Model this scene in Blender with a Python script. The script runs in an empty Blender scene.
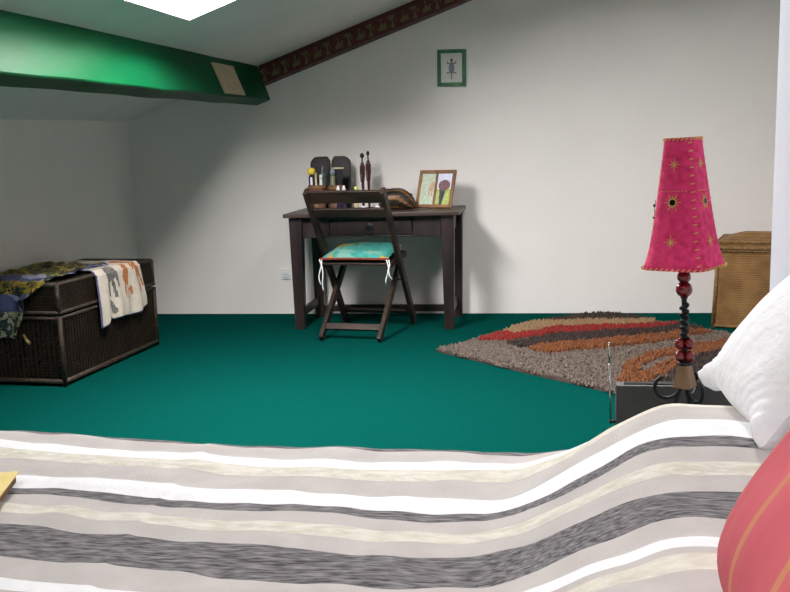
import bpy, math, random
from mathutils import Vector, Matrix, noise

random.seed(7)
S = bpy.context.scene
COL = S.collection

# ------------------------------------------------------------------ camera
YAW, PITCH, ROLL = math.atan(.147), math.atan(148 / 920.0), .028
F = Vector((-math.sin(YAW) * math.cos(PITCH), math.cos(YAW) * math.cos(PITCH), -math.sin(PITCH)))
R0 = Vector((math.cos(YAW), math.sin(YAW), 0))
U0 = R0.cross(F)
RR = R0 * math.cos(ROLL) - U0 * math.sin(ROLL)
UU = U0 * math.cos(ROLL) + R0 * math.sin(ROLL)
cd = bpy.data.cameras.new('camera')
cd.sensor_width = 36
cd.lens = 920 * 36 / 790.0
cd.clip_start = .02
cam = bpy.data.objects.new('camera', cd)
COL.objects.link(cam)
m = Matrix.Identity(4)
for i in range(3):
    m[i][0], m[i][1], m[i][2] = RR[i], UU[i], -F[i]
m[2][3] = 1.18
cam.matrix_world = m
S.camera = cam

# ------------------------------------------------------------------ world and exposure
SKY_STRENGTH = 100.0
EXPOSURE = 0.0
w = bpy.data.worlds.new('overcast_sky')
S.world = w
w.use_nodes = True
bg = w.node_tree.nodes['Background']
bg.inputs[0].default_value = (1.0, .97, .965, 1)
bg.inputs[1].default_value = SKY_STRENGTH
S.view_settings.view_transform = 'Standard'
S.view_settings.look = 'None'
S.view_settings.exposure = EXPOSURE
S.view_settings.gamma = 1
S.view_settings.use_curve_mapping = False
S.cycles.use_denoising = True
S.cycles.max_bounces = 12
S.cycles.diffuse_bounces = 8
S.cycles.sample_clamp_indirect = 8

# ------------------------------------------------------------------ room dimensions
WY = 6.47                       # back wall
XL, XR, YF = -2.88, 3.0, -1.9   # left wall, far right wall, wall behind the viewer
SL, SY = .35, .019              # roof slope across, sag along
XRIDGE = 1.7
def ceil_z(x, y):
    if x > XRIDGE:
        x = 2 * XRIDGE - x
    return 1.427 + SL * (x - XL) + SY * (y - WY)
SKYLIGHTS = [(-1.635, -1.20, 3.10, 4.47), (.12, .55, 3.15, 4.15), (-.62, -.36, -.40, .40)]   # x0 x1 y0 y1; second opening added out of view to brighten the back wall

# daylight enters only through the roof windows: portals guide the sky light there
for (x0, x1, y0, y1) in SKYLIGHTS:
    ld = bpy.data.lights.new('skylight_portal', 'AREA')
    ld.shape = 'RECTANGLE'
    ld.size = (x1 - x0) * math.sqrt(1 + SL * SL)
    ld.size_y = y1 - y0
    ld.cycles.is_portal = True
    lo = bpy.data.objects.new('skylight_portal', ld)
    COL.objects.link(lo)
    cx, cy = (x0 + x1) / 2, (y0 + y1) / 2
    lo.location = (cx, cy, ceil_z(cx, cy) + .13)
    lo.rotation_euler = (0, -math.atan(SL), 0)

# ------------------------------------------------------------------ materials
def mat(name, col, col2=None, rough=.65, scale=18, stretch=(1, 1, 1), detail=4, bump=0, bscale=None,
        bstretch=None, metallic=0, spec=.4, sheen=0, lo=.35, hi=.65, coat=0, trans=0, sss=0):
    M = bpy.data.materials.new(name)
    M.use_nodes = True
    nt = M.node_tree
    b = nt.nodes['Principled BSDF']
    b.inputs['Base Color'].default_value = (*col, 1)
    b.inputs['Roughness'].default_value = rough
    b.inputs['Metallic'].default_value = metallic
    b.inputs['Specular IOR Level'].default_value = spec
    if sheen:
        b.inputs['Sheen Weight'].default_value = sheen
    if coat:
        b.inputs['Coat Weight'].default_value = coat
    if trans:
        b.inputs['Transmission Weight'].default_value = trans
    if col2 or bump:
        tc = nt.nodes.new('ShaderNodeTexCoord')
    if col2:
        mp = nt.nodes.new('ShaderNodeMapping')
        mp.inputs['Scale'].default_value = stretch
        nz = nt.nodes.new('ShaderNodeTexNoise')
        nz.inputs['Scale'].default_value = scale
        nz.inputs['Detail'].default_value = detail
        rp = nt.nodes.new('ShaderNodeValToRGB')
        rp.color_ramp.elements[0].position = lo
        rp.color_ramp.elements[1].position = hi
        rp.color_ramp.elements[0].color = (*col, 1)
        rp.color_ramp.elements[1].color = (*col2, 1)
        nt.links.new(tc.outputs['Object'], mp.inputs[0])
        nt.links.new(mp.outputs[0], nz.inputs['Vector'])
        nt.links.new(nz.outputs['Fac'], rp.inputs[0])
        nt.links.new(rp.outputs[0], b.inputs['Base Color'])
    if bump:
        mp2 = nt.nodes.new('ShaderNodeMapping')
        mp2.inputs['Scale'].default_value = bstretch or stretch
        n2 = nt.nodes.new('ShaderNodeTexNoise')
        n2.inputs['Scale'].default_value = bscale or scale
        n2.inputs['Detail'].default_value = 5
        bp = nt.nodes.new('ShaderNodeBump')
        bp.inputs['Strength'].default_value = bump
        bp.inputs['Distance'].default_value = .01
        nt.links.new(tc.outputs['Object'], mp2.inputs[0])
        nt.links.new(mp2.outputs[0], n2.inputs['Vector'])
        nt.links.new(n2.outputs['Fac'], bp.inputs['Height'])
        nt.links.new(bp.outputs[0], b.inputs['Normal'])
    return M

def mat_weave(name, dark, light, sx, sz, axis_mix=.5, rough=.6, bump=.7):
    """woven strands: bands along z crossed by bands along x+y, both as colour and relief"""
    M = bpy.data.materials.new(name)
    M.use_nodes = True
    nt = M.node_tree
    b = nt.nodes['Principled BSDF']
    b.inputs['Roughness'].default_value = rough
    b.inputs['Specular IOR Level'].default_value = .2
    tc = nt.nodes.new('ShaderNodeTexCoord')
    sep = nt.nodes.new('ShaderNodeSeparateXYZ')
    nt.links.new(tc.outputs['Object'], sep.inputs[0])
    def math_(op, a, bb=None):
        n = nt.nodes.new('ShaderNodeMath'); n.operation = op
        for k, v in enumerate((a, bb)):
            if v is None: continue
            if isinstance(v, (int, float)): n.inputs[k].default_value = v
            else: nt.links.new(v, n.inputs[k])
        return n.outputs[0]
    xy = math_('ADD', sep.outputs[0], sep.outputs[1])
    su = math_('SINE', math_('MULTIPLY', xy, sx * math.pi * 2))
    sv = math_('SINE', math_('MULTIPLY', sep.outputs[2], sz * math.pi * 2))
    pr = math_('MULTIPLY', su, sv)
    mixv = math_('ADD', math_('MULTIPLY', pr, .3), math_('ADD', math_('MULTIPLY', sv, .2), .5))
    nz = nt.nodes.new('ShaderNodeTexNoise')
    nz.inputs['Scale'].default_value = 9
    nz.inputs['Detail'].default_value = 6
    nt.links.new(tc.outputs['Object'], nz.inputs['Vector'])
    fac = math_('ADD', math_('MULTIPLY', mixv, .55), math_('MULTIPLY', math_('SUBTRACT', nz.outputs['Fac'], .25), .8))
    rp = nt.nodes.new('ShaderNodeValToRGB')
    rp.color_ramp.elements[0].position = .2
    rp.color_ramp.elements[1].position = .8
    rp.color_ramp.elements[0].color = (*dark, 1)
    rp.color_ramp.elements[1].color = (*light, 1)
    nt.links.new(fac, rp.inputs[0])
    nt.links.new(rp.outputs[0], b.inputs['Base Color'])
    bp = nt.nodes.new('ShaderNodeBump')
    bp.inputs['Strength'].default_value = bump
    bp.inputs['Distance'].default_value = .006
    nt.links.new(mixv, bp.inputs['Height'])
    nt.links.new(bp.outputs[0], b.inputs['Normal'])
    return M

def mat_cells(name, cols, scale, rough=.8, stretch=(1, 1, 1)):
    """printed cloth: random colour per voronoi cell"""
    M = bpy.data.materials.new(name)
    M.use_nodes = True
    nt = M.node_tree
    b = nt.nodes['Principled BSDF']
    b.inputs['Roughness'].default_value = rough
    tc = nt.nodes.new('ShaderNodeTexCoord')
    mp = nt.nodes.new('ShaderNodeMapping')
    mp.inputs['Scale'].default_value = stretch
    nz = nt.nodes.new('ShaderNodeTexNoise'); nz.inputs['Scale'].default_value = scale * .8
    mx = nt.nodes.new('ShaderNodeMix'); mx.data_type = 'RGBA'; mx.inputs[0].default_value = .12
    vo = nt.nodes.new('ShaderNodeTexVoronoi')
    vo.inputs['Scale'].default_value = scale
    rp = nt.nodes.new('ShaderNodeValToRGB')
    rp.color_ramp.interpolation = 'CONSTANT'
    e = rp.color_ramp.elements
    while len(e) < len(cols):
        e.new(.5)
    for i, c in enumerate(cols):
        e[i].position = i / len(cols)
        e[i].color = (*c, 1)
    nt.links.new(tc.outputs['Object'], mp.inputs[0])
    nt.links.new(mp.outputs[0], nz.inputs['Vector'])
    nt.links.new(mp.outputs[0], mx.inputs[6])
    nt.links.new(nz.outputs['Color'], mx.inputs[7])
    nt.links.new(mx.outputs[2], vo.inputs['Vector'])
    sp = nt.nodes.new('ShaderNodeSeparateColor')
    nt.links.new(vo.outputs['Color'], sp.inputs[0])
    nt.links.new(sp.outputs[0], rp.inputs[0])
    nt.links.new(rp.outputs[0], b.inputs['Base Color'])
    return M

def mat_glass(name):
    M = bpy.data.materials.new(name)
    M.use_nodes = True
    nt = M.node_tree
    nt.nodes.remove(nt.nodes['Principled BSDF'])
    out = nt.nodes['Material Output']
    t = nt.nodes.new('ShaderNodeBsdfTransparent')
    g = nt.nodes.new('ShaderNodeBsdfGlossy')
    g.inputs['Roughness'].default_value = .02
    mx = nt.nodes.new('ShaderNodeMixShader')
    mx.inputs[0].default_value = .07
    nt.links.new(t.outputs[0], mx.inputs[1]); nt.links.new(g.outputs[0], mx.inputs[2])
    nt.links.new(mx.outputs[0], out.inputs[0])
    return M

M = {}
M['wall'] = mat('wall_plaster', (.86, .82, .79), (.88, .84, .81), .85, 3, bump=.12, bscale=60)
M['ceiling'] = mat('ceiling_paint', (.79, .755, .725), (.82, .785, .755), .8, 4, bump=.15, bscale=35)
M['carpet'] = mat('green_carpet', (.001, .044, .036), (.002, .069, .0565), 1.0, 160, bump=.5, bscale=420, spec=.0)
M['beam'] = mat('green_beam_paint', (.0015, .052, .016), (.003, .078, .029), .36, 6, (1, .25, 1), bump=.3, bscale=12, spec=.04, hi=.8)
M['kraft'] = mat('tan_patch', (.42, .33, .22), (.48, .39, .27), .9, 20)
M['white_paint'] = mat('white_paint', (.82, .82, .84), (.86, .86, .88), .5, 3)
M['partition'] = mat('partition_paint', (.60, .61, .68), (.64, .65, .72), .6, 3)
M['border'] = mat('burgundy_border', (.075, .014, .014), (.13, .028, .022), .7, 60)
M['motif'] = mat('olive_print', (.19, .15, .075), (.14, .11, .055), .8, 60)
M['border_edge'] = mat('border_edge', (.12, .06, .06), (.17, .09, .085), .6, 30)
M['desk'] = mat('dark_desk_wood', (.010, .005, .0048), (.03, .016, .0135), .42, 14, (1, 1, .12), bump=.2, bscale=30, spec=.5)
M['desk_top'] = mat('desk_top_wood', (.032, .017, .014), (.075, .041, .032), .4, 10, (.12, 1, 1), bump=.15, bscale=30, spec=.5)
M['chair'] = mat('folding_chair_wood', (.010, .0055, .0042), (.036, .019, .012), .45, 14, (.3, 1, .3), bump=.2, bscale=40, spec=.5)
M['iron'] = mat('black_iron', (.012, .012, .013), (.025, .025, .028), .45, 40, bump=.3, bscale=70, metallic=.4)
M['cushion_red'] = mat('cushion_red', (.16, .022, .014), (.22, .035, .02), .9, 30)
M['white_cloth'] = mat('white_tie', (.78, .78, .78), (.7, .7, .7), .9, 60)
M['trunk'] = mat_weave('dark_wicker', (.0045, .0027, .0016), (.021, .0120, .0062), 26, 60)
M['trunk_rim'] = mat('dark_wicker_rim', (.010, .0056, .003), (.044, .025, .0125), .6, 40, (1, 1, 1), bump=.6, bscale=90)
M['basket'] = mat_weave('tan_wicker', (.13, .063, .020), (.36, .20, .075), 52, 70)
M['basket_rim'] = mat('tan_wicker_rim', (.14, .07, .024), (.3, .17, .06), .6, 60, bump=.6, bscale=120)
M['white_print'] = mat('cream_cloth', (.50, .44, .36), (.58, .51, .43), .9, 30, bump=.2, bscale=200)
M['print_rust'] = mat('rust_print', (.3, .1, .03), (.44, .17, .06), .9, 60)
M['print_grey'] = mat('grey_print', (.08, .075, .07), (.17, .16, .15), .9, 70)
M['hem_blue'] = mat('blue_hem', (.05, .05, .12), (.09, .09, .17), .9, 60)
M['wax_yellow'] = mat_cells('wax_print_yellow', [(.006, .006, .018), (.25, .17, .012), (.012, .02, .01), (.09, .08, .025), (.28, .21, .02), (.02, .018, .008)], 40)
M['wax_blue'] = mat_cells('wax_print_blue', [(.035, .04, .11), (.05, .06, .15), (.2, .21, .3), (.008, .008, .02)], 14)
M['wax_dots'] = mat_cells('wax_print_dots', [(.003, .005, .008), (.28, .28, .18), (.006, .012, .018), (.2, .22, .13), (.008, .03, .035)], 34)
M['brass'] = mat('aged_brass', (.35, .25, .08), (.45, .33, .12), .4, 60, metallic=.8)
M['pink'] = mat('pink_shade_paper', (.66, .012, .10), (.92, .06, .24), .75, 60, detail=6, bump=.4, bscale=45, lo=.3, hi=.7)
M['thread'] = mat('yellow_thread', (.66, .50, .10), (.74, .58, .16), .8, 60)
M['mirror'] = mat('dark_mirror', (.03, .012, .015), None, .15, metallic=.5)
M['red_bead'] = mat('red_glass_bead', (.30, .004, .010), None, .05, spec=.8, coat=.6, trans=.45)
M['lamp_wood'] = mat('lamp_wood', (.22, .13, .065), (.33, .21, .11), .6, 30, (1, 1, .2))
M['radio'] = mat('dark_grey_plastic', (.07, .072, .068), (.08, .082, .078), .6, 60)
M['chrome'] = mat('chrome', (.6, .6, .6), None, .25, metallic=1)
M['night'] = mat('black_wood', (.01, .01, .01), (.018, .017, .016), .4, 20)
M['rug_taupe'] = mat('taupe_pile', (.085, .064, .05), (.19, .15, .12), .95, 90, sheen=.2, spec=.1)
M['rug_tan'] = mat('tan_pile', (.23, .145, .075), (.35, .23, .125), .95, 90, sheen=.2, spec=.1)
M['rug_red'] = mat('red_pile', (.18, .014, .011), (.29, .024, .018), .95, 90, sheen=.2, spec=.1)
M['rug_brown'] = mat('dark_brown_pile', (.022, .014, .012), (.06, .04, .034), .95, 90, sheen=.2, spec=.1)
M['rug_orange'] = mat('orange_brown_pile', (.12, .038, .012), (.25, .088, .03), .95, 90, sheen=.2, spec=.1)
M['b_beige'] = mat('blanket_beige', (.50, .465, .445), (.56, .525, .505), .95, 14, (1, 1, 1), bump=.25, bscale=260, sheen=.1, spec=.1)
M['b_white'] = mat('blanket_white', (.84, .84, .86), (.9, .9, .91), .95, 30, bump=.25, bscale=200, sheen=.1, spec=.1)
M['b_cream'] = mat('blanket_cream', (.60, .57, .48), (.76, .73, .65), .95, 60, (.4, 1, 1), bump=.35, bscale=180, sheen=.1, spec=.1)
M['b_grey'] = mat('blanket_grey', (.05, .047, .052), (.30, .285, .29), .95, 190, (.16, 1, 1), detail=6, bump=.25, bscale=200, sheen=.05, spec=.1, lo=.32, hi=.70)
M['mattress'] = mat('mattress', (.6, .58, .55), (.66, .64, .6), .9, 20)
M['pillow_white'] = mat('pillow_white', (.86, .86, .88), (.9, .9, .92), .9, 10, bump=.5, bscale=38, spec=.15)
M['pillow_pink'] = mat('pillow_pink', (.50, .10, .125), (.60, .15, .17), .9, 8, (1, .3, 1), bump=.4, bscale=9, bstretch=(3, .4, 1), spec=.1)
def add_stripes(Mt, col, freq, width):
    nt = Mt.node_tree
    b = nt.nodes['Principled BSDF']
    src = b.inputs['Base Color'].links[0].from_socket
    tc = nt.nodes.new('ShaderNodeTexCoord')
    wv = nt.nodes.new('ShaderNodeTexWave')
    wv.bands_direction = 'X'
    wv.inputs['Scale'].default_value = freq
    wv.inputs['Distortion'].default_value = .6
    wv.inputs['Detail Scale'].default_value = .6
    rp = nt.nodes.new('ShaderNodeValToRGB')
    rp.color_ramp.elements[0].position = 1 - width * 1.5
    rp.color_ramp.elements[1].position = 1 - width
    mx = nt.nodes.new('ShaderNodeMix'); mx.data_type = 'RGBA'
    mx.inputs[7].default_value = (*col, 1)
    nt.links.new(tc.outputs['Object'], wv.inputs['Vector'])
    nt.links.new(wv.outputs['Fac'], rp.inputs[0])
    nt.links.new(rp.outputs[0], mx.inputs[0])
    nt.links.new(src, mx.inputs[6])
    nt.links.new(mx.outputs[2], b.inputs['Base Color'])
add_stripes(M['pillow_pink'], (.54, .22, .13), 3.1, .022)
M['frame_green'] = mat('green_frame', (.02, .13, .05), (.035, .18, .075), .45, 40)
M['paper'] = mat('print_paper', (.66, .66, .62), (.7, .7, .66), .5, 8)
M['paper_bright'] = mat('print_white', (.8, .8, .84), (.84, .84, .88), .5, 8)
M['lizard'] = mat('lizard_blue_grey', (.16, .17, .22), (.24, .25, .31), .7, 120)
M['lizard_dark'] = mat('lizard_dark', (.06, .06, .075), None, .7)
M['photo_wood'] = mat('frame_wood', (.17, .075, .03), (.29, .14, .06), .45, 20, (1, 1, .3), spec=.5)
M['ph_green'] = mat('photo_pale_green', (.42, .52, .38), (.6, .66, .55), .4, 60)
M['ph_skin'] = mat('photo_brown', (.42, .24, .17), (.6, .42, .3), .4, 90)
M['ph_sky'] = mat('photo_sky', (.62, .64, .8), (.72, .74, .86), .4, 20)
M['ph_dark'] = mat('photo_dark', (.03, .04, .05), (.08, .08, .09), .4, 60)
M['ph_grass'] = mat('photo_grass', (.32, .42, .1), (.5, .56, .2), .4, 60)
M['ph_plum'] = mat('photo_plum', (.14, .07, .08), (.24, .13, .14), .4, 60)
M['carved'] = mat('carved_dark_wood', (.009, .006, .006), (.024, .015, .015), .5, 20, (.3, .3, 1), bump=.25, bscale=30)
M['pot'] = mat('brown_pot', (.12, .06, .035), (.23, .125, .075), .7, 60, (1, 1, .3), bump=.3, bscale=60)
M['statue'] = mat('red_brown_wood', (.03, .009, .008), (.10, .032, .018), .35, 20, (1, 1, .2))
M['statue_dark'] = mat('statue_black', (.012, .009, .009), None, .4)
M['pouch'] = mat('pouch_dark', (.009, .008, .006), (.03, .024, .016), .45, 40, bump=.4, bscale=50)
M['pouch_band'] = mat('pouch_brown_band', (.15, .065, .022), (.25, .12, .045), .5, 50)
M['yellow'] = mat('yellow_plastic', (.75, .55, .03), (.82, .62, .05), .4, 20)
M['yellow_card'] = mat('yellow_card', (.80, .62, .20), (.86, .70, .28), .7, 12)
M['brown_card'] = mat('brown_card', (.13, .07, .03), (.18, .10, .045), .7, 40)
M['plastic_white'] = mat('white_plastic', (.8, .8, .8), None, .35)
M['plastic_navy'] = mat('navy_plastic', (.02, .016, .06), None, .3)
M['plastic_grey'] = mat('grey_plastic', (.2, .24, .28), None, .35)
M['plastic_lime'] = mat('lime_plastic', (.55, .68, .15), None, .35)
M['glue'] = mat('glue_bottle', (.12, .13, .09), (.2, .2, .1), .35, 40)
M['plastic_green'] = mat('green_plastic', (.05, .11, .06), None, .35)
M['plastic_black'] = mat('black_plastic', (.012, .012, .014), None, .3)
M['beige_wood'] = mat('pale_wood', (.6, .47, .26), (.68, .55, .33), .6, 30)
M['glass'] = mat_glass('window_glass')

# ------------------------------------------------------------------ builders
class B:
    def __init__(self):
        self.v, self.f, self.mi = [], [], []
    def add(self, vs, fs, mi=0):
        n = len(self.v)
        self.v += [tuple(p) for p in vs]
        for q in fs:
            self.f.append(tuple(i + n for i in q))
            self.mi.append(mi)
        return self
    def box(self, x0, x1, y0, y1, z0, z1, mi=0, mx=None):
        vs = [Vector((x, y, z)) for z in (z0, z1) for y in (y0, y1) for x in (x0, x1)]
        if mx: vs = [mx @ p for p in vs]
        return self.add(vs, [(0, 2, 3, 1), (4, 5, 7, 6), (0, 1, 5, 4), (2, 6, 7, 3), (0, 4, 6, 2), (1, 3, 7, 5)], mi)
    def bar(self, a, b, wx, wy, side=(1, 0, 0), taper=1.0, mi=0):
        """rectangular bar from a to b; wx along side, wy across"""
        a, b, side = Vector(a), Vector(b), Vector(side)
        d = (b - a).normalized()
        s = (side - d * side.dot(d)).normalized()
        t = d.cross(s)
        vs = []
        for p, k in ((a, 1.0), (b, taper)):
            for (i, j) in ((-1, -1), (1, -1), (1, 1), (-1, 1)):
                vs.append(p + s * i * wx / 2 * k + t * j * wy / 2 * k)
        return self.add(vs, [(3, 2, 1, 0), (4, 5, 6, 7), (0, 1, 5, 4), (1, 2, 6, 5), (2, 3, 7, 6), (3, 0, 4, 7)], mi)
    def tube(self, pts, r, seg=8, closed=False, mi=0):
        pts = [Vector(p) for p in pts]
        n = len(pts)
        rs = r if isinstance(r, (list, tuple)) else [r] * n
        base = len(self.v)
        prev = None
        for i, p in enumerate(pts):
            if closed:
                d = pts[(i + 1) % n] - pts[i - 1]
            else:
                d = pts[min(i + 1, n - 1)] - pts[max(i - 1, 0)]
            d.normalize()
            if prev is None:
                u = d.orthogonal().normalized()
            else:
                u = (prev - d * prev.dot(d)).normalized()
            prev = u
            v = d.cross(u)
            for k in range(seg):
                a = 2 * math.pi * k / seg
                self.v.append(tuple(p + (u * math.cos(a) + v * math.sin(a)) * rs[i]))
        rows = n if closed else n - 1
        for i in range(rows):
            j = (i + 1) % n
            for k in range(seg):
                l = (k + 1) % seg
                self.f.append((base + i * seg + k, base + i * seg + l, base + j * seg + l, base + j * seg + k)); self.mi.append(mi)
        if not closed:
            self.f.append(tuple(base + k for k in reversed(range(seg)))); self.mi.append(mi)
            self.f.append(tuple(base + (n - 1) * seg + k for k in range(seg))); self.mi.append(mi)
        return self
    def lathe(self, prof, c=(0, 0, 0), seg=20, sx=1, sy=1, mi=0):
        base = len(self.v)
        for (r, z) in prof:
            for k in range(seg):
                a = 2 * math.pi * k / seg
                self.v.append((c[0] + r * math.cos(a) * sx, c[1] + r * math.sin(a) * sy, c[2] + z))
        for i in range(len(prof) - 1):
            for k in range(seg):
                l = (k + 1) % seg
                self.f.append((base + i * seg + k, base + i * seg + l, base + (i + 1) * seg + l, base + (i + 1) * seg + k)); self.mi.append(mi)
        self.f.append(tuple(base + k for k in reversed(range(seg)))); self.mi.append(mi)
        n = len(prof) - 1
        self.f.append(tuple(base + n * seg + k for k in range(seg))); self.mi.append(mi)
        return self
    def ball(self, c, r, seg=16, rings=10, sz=1, mi=0):
        pr = [(max(1e-4, r * math.sin(math.pi * i / rings)), -r * sz * math.cos(math.pi * i / rings)) for i in range(rings + 1)]
        return self.lathe(pr, c, seg, mi=mi)
    def prism(self, poly, t, mx=None, mi=0):
        """polygon in local x,z extruded along y from 0 to t"""
        n = len(poly)
        vs = [Vector((p[0], 0, p[1])) for p in poly] + [Vector((p[0], t, p[1])) for p in poly]
        if mx: vs = [mx @ p for p in vs]
        fs = [tuple(range(n)), tuple(reversed(range(n, 2 * n)))]
        fs += [(i, i + n, (i + 1) % n + n, (i + 1) % n) for i in range(n)]
        return self.add(vs, fs, mi)
    def grid(self, fn, nu, nv, mfn=None):
        base = len(self.v)
        for i in range(nu + 1):
            for j in range(nv + 1):
                self.v.append(tuple(fn(i / nu, j / nv)))
        for i in range(nu):
            for j in range(nv):
                a = base + i * (nv + 1) + j
                self.f.append((a, a + nv + 1, a + nv + 2, a + 1))
                self.mi.append(mfn((i + .5) / nu, (j + .5) / nv) if mfn else 0)
        return self
    def mesh(self, name, mats, smooth=False):
        me = bpy.data.meshes.new(name)
        me.from_pydata(self.v, [], self.f)
        for k in (mats if isinstance(mats, (list, tuple)) else [mats]):
            me.materials.append(M[k])
        if max(self.mi, default=0):
            me.polygons.foreach_set('material_index', self.mi)
        if smooth:
            me.polygons.foreach_set('use_smooth', [True] * len(me.polygons))
        me.update()
        return me
    def build(self, name, mats, parent=None, smooth=False, bevel=0, fix=True, solid=0):
        me = self.mesh(name, mats, smooth)
        if fix:
            import bmesh
            bm = bmesh.new(); bm.from_mesh(me)
            bmesh.ops.recalc_face_normals(bm, faces=bm.faces)
            bm.to_mesh(me); bm.free()
        o = bpy.data.objects.new(name, me)
        COL.objects.link(o)
        if parent: o.parent = parent
        if solid:
            q = o.modifiers.new('thickness', 'SOLIDIFY'); q.thickness = solid; q.offset = 1
        if bevel:
            q = o.modifiers.new('bevel', 'BEVEL'); q.width = bevel; q.segments = 2; q.limit_method = 'ANGLE'; q.angle_limit = .6
        return o

def tag(o, label=None, cat=None, group=None, kind=None):
    if label: o['label'] = label
    if cat: o['category'] = cat
    if group: o['group'] = group
    if kind: o['kind'] = kind
    return o
def thing(name, label, cat, loc=(0, 0, 0), rz=0, group=None):
    o = bpy.data.objects.new(name, None)
    COL.objects.link(o)
    o.empty_display_size = .05
    o.location = loc
    o.rotation_euler = (0, 0, rz)
    return tag(o, label, cat, group)
def copy_part(o, parent, loc=None, rot=None):
    c = o.copy(); COL.objects.link(c); c.parent = parent
    if loc is not None: c.location = loc
    if rot is not None: c.rotation_euler = rot
    return c
def inside(poly, x, y):
    r = False
    n = len(poly)
    for i in range(n):
        (x0, y0), (x1, y1) = poly[i], poly[i - 1]
        if (y0 > y) != (y1 > y) and x < (x1 - x0) * (y - y0) / (y1 - y0) + x0:
            r = not r
    return r
def sstep(a, b, x):
    t = min(1, max(0, (x - a) / (b - a)))
    return t * t * (3 - 2 * t)
def arc(cx, cy, r, a0, a1, n):
    return [(cx + r * math.cos(math.radians(a0 + (a1 - a0) * i / n)), cy + r * math.sin(math.radians(a0 + (a1 - a0) * i / n))) for i in range(n + 1)]

# ================================================================== THE ROOM
def struct(o):
    o['kind'] = 'structure'
    return o
struct(tag(B().box(XL - .2, XR + .2, YF - .2, WY + .2, -.1, 0).build('floor', 'carpet'), 'dark green fitted carpet covering the attic floor'))
struct(tag(B().box(XL - .2, XR + .2, WY, WY + .15, 0, 3.6).build('wall_back', 'wall'), 'long white gable wall behind the writing desk'))
struct(tag(B().box(XL - .15, XL, YF, WY, 0, 1.9).build('wall_left', 'wall'), 'low white knee wall behind the dark wicker trunk'))
struct(tag(B().box(XR, XR + .15, YF, WY, 0, 3.4).build('wall_right', 'wall'), 'white side wall at the right end of the attic'))
struct(tag(B().box(XL - .2, XR + .2, YF - .15, YF, 0, 3.6).build('wall_front', 'wall'), 'white wall on the near side of the attic'))
# white partition at the head of the bed
struct(tag(B().box(.65, .74, YF, 2.60, 0, 3.0).build('wall_partition', 'partition', bevel=.006), 'white painted partition end beside the bed head'))

# roof slabs with the roof windows left open
cb = B()
xs = sorted({XL - .3, XRIDGE} | {v for s in SKYLIGHTS for v in s[:2]})
ys = sorted({YF - .3, WY + .3} | {v for s in SKYLIGHTS for v in s[2:]})
T = .13
def slab(x0, x1, y0, y1):
    vs = [(x, y, ceil_z(min(x, 2 * XRIDGE - x), y) + t) for t in (0, T) for y in (y0, y1) for x in (x0, x1)]
    cb.add(vs, [(0, 2, 3, 1), (4, 5, 7, 6), (0, 1, 5, 4), (2, 6, 7, 3), (0, 4, 6, 2), (1, 3, 7, 5)])
for i in range(len(xs) - 1):
    for j in range(len(ys) - 1):
        mx_, my_ = (xs[i] + xs[i + 1]) / 2, (ys[j] + ys[j + 1]) / 2
        if any(s[0] < mx_ < s[1] and s[2] < my_ < s[3] for s in SKYLIGHTS):
            continue
        slab(xs[i], xs[i + 1], ys[j], ys[j + 1])
slab(XRIDGE, XR + .3, YF - .3, WY + .3)
struct(tag(cb.build('ceiling', 'ceiling', fix=False), 'sloping pale ceiling under the roof'))

for k, (x0, x1, y0, y1) in enumerate(SKYLIGHTS):
    def pt(x, y, d):
        return (x, y, ceil_z(x, y) + d)
    fb = B()
    wdt = .035
    for (a0, a1, b0, b1) in ((x0, x0 + wdt, y0, y1), (x1 - wdt, x1, y0, y1), (x0 + wdt, x1 - wdt, y0, y0 + wdt), (x0 + wdt, x1 - wdt, y1 - wdt, y1)):
        vs = [pt(x, y, d) for d in (.09, .14) for y in (b0, b1) for x in (a0, a1)]
        fb.add(vs, [(0, 2, 3, 1), (4, 5, 7, 6), (0, 1, 5, 4), (2, 6, 7, 3), (0, 4, 6, 2), (1, 3, 7, 5)])
    wo = fb.build('window_%d' % (k + 1), 'white_paint')
    struct(tag(wo, ['bright roof window beside the green beam', 'unseen roof opening above the rug, added to light the back wall', 'small roof window over the bed'][k]))
    g = B()
    vs = [pt(x, y, d) for d in (.11, .114) for y in (y0 + wdt, y1 - wdt) for x in (x0 + wdt, x1 - wdt)]
    g.add(vs, [(0, 2, 3, 1), (4, 5, 7, 6), (0, 1, 5, 4), (2, 6, 7, 3), (0, 4, 6, 2), (1, 3, 7, 5)])
    g.build('pane', 'glass', wo)

# green purlin, set square to the roof slope
bm_ = thing('roof_beam', 'green painted roof beam running under the sloping ceiling', 'beam', (0, 0, 0))
nb = 70
def beam_ring(y):
    d = SY * (y - WY)
    wob = .006 * noise.noise(Vector((0, y * 1.7, 3))) ; wob2 = .006 * noise.noise(Vector((4, y * 2.1, 0)))
    rb = Vector((-1.803 + wob, y, 1.54 + d + wob2))
    s = Vector((.944, 0, .33)); up = Vector((-.33, 0, .944))
    lb = rb - s * .112
    e = .006
    return [rb + up * e, rb + up * .285, lb + up * .285, lb + up * e, lb + s * e, rb - s * e]
bb = B()
yb0 = .2
for i in range(nb + 1):
    bb.v += [tuple(p) for p in beam_ring(yb0 + (WY - yb0) * i / nb)]
for i in range(nb):
    for k in range(6):
        l = (k + 1) % 6
        bb.f.append((i * 6 + k, i * 6 + l, (i + 1) * 6 + l, (i + 1) * 6 + k)); bb.mi.append(0)
bb.f.append(tuple(range(6))); bb.mi.append(0)
bb.f.append(tuple(nb * 6 + k for k in range(6))); bb.mi.append(0)
bb.build('timber', 'beam', bm_)
pb = B()
def on_face(u, y, out):   # u from lower edge up the lit face
    rb = Vector((-1.803, y, 1.54 + SY * (y - WY)))
    return rb + Vector((-.33, 0, .944)) * u + Vector((.944, 0, .33)) * out
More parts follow.
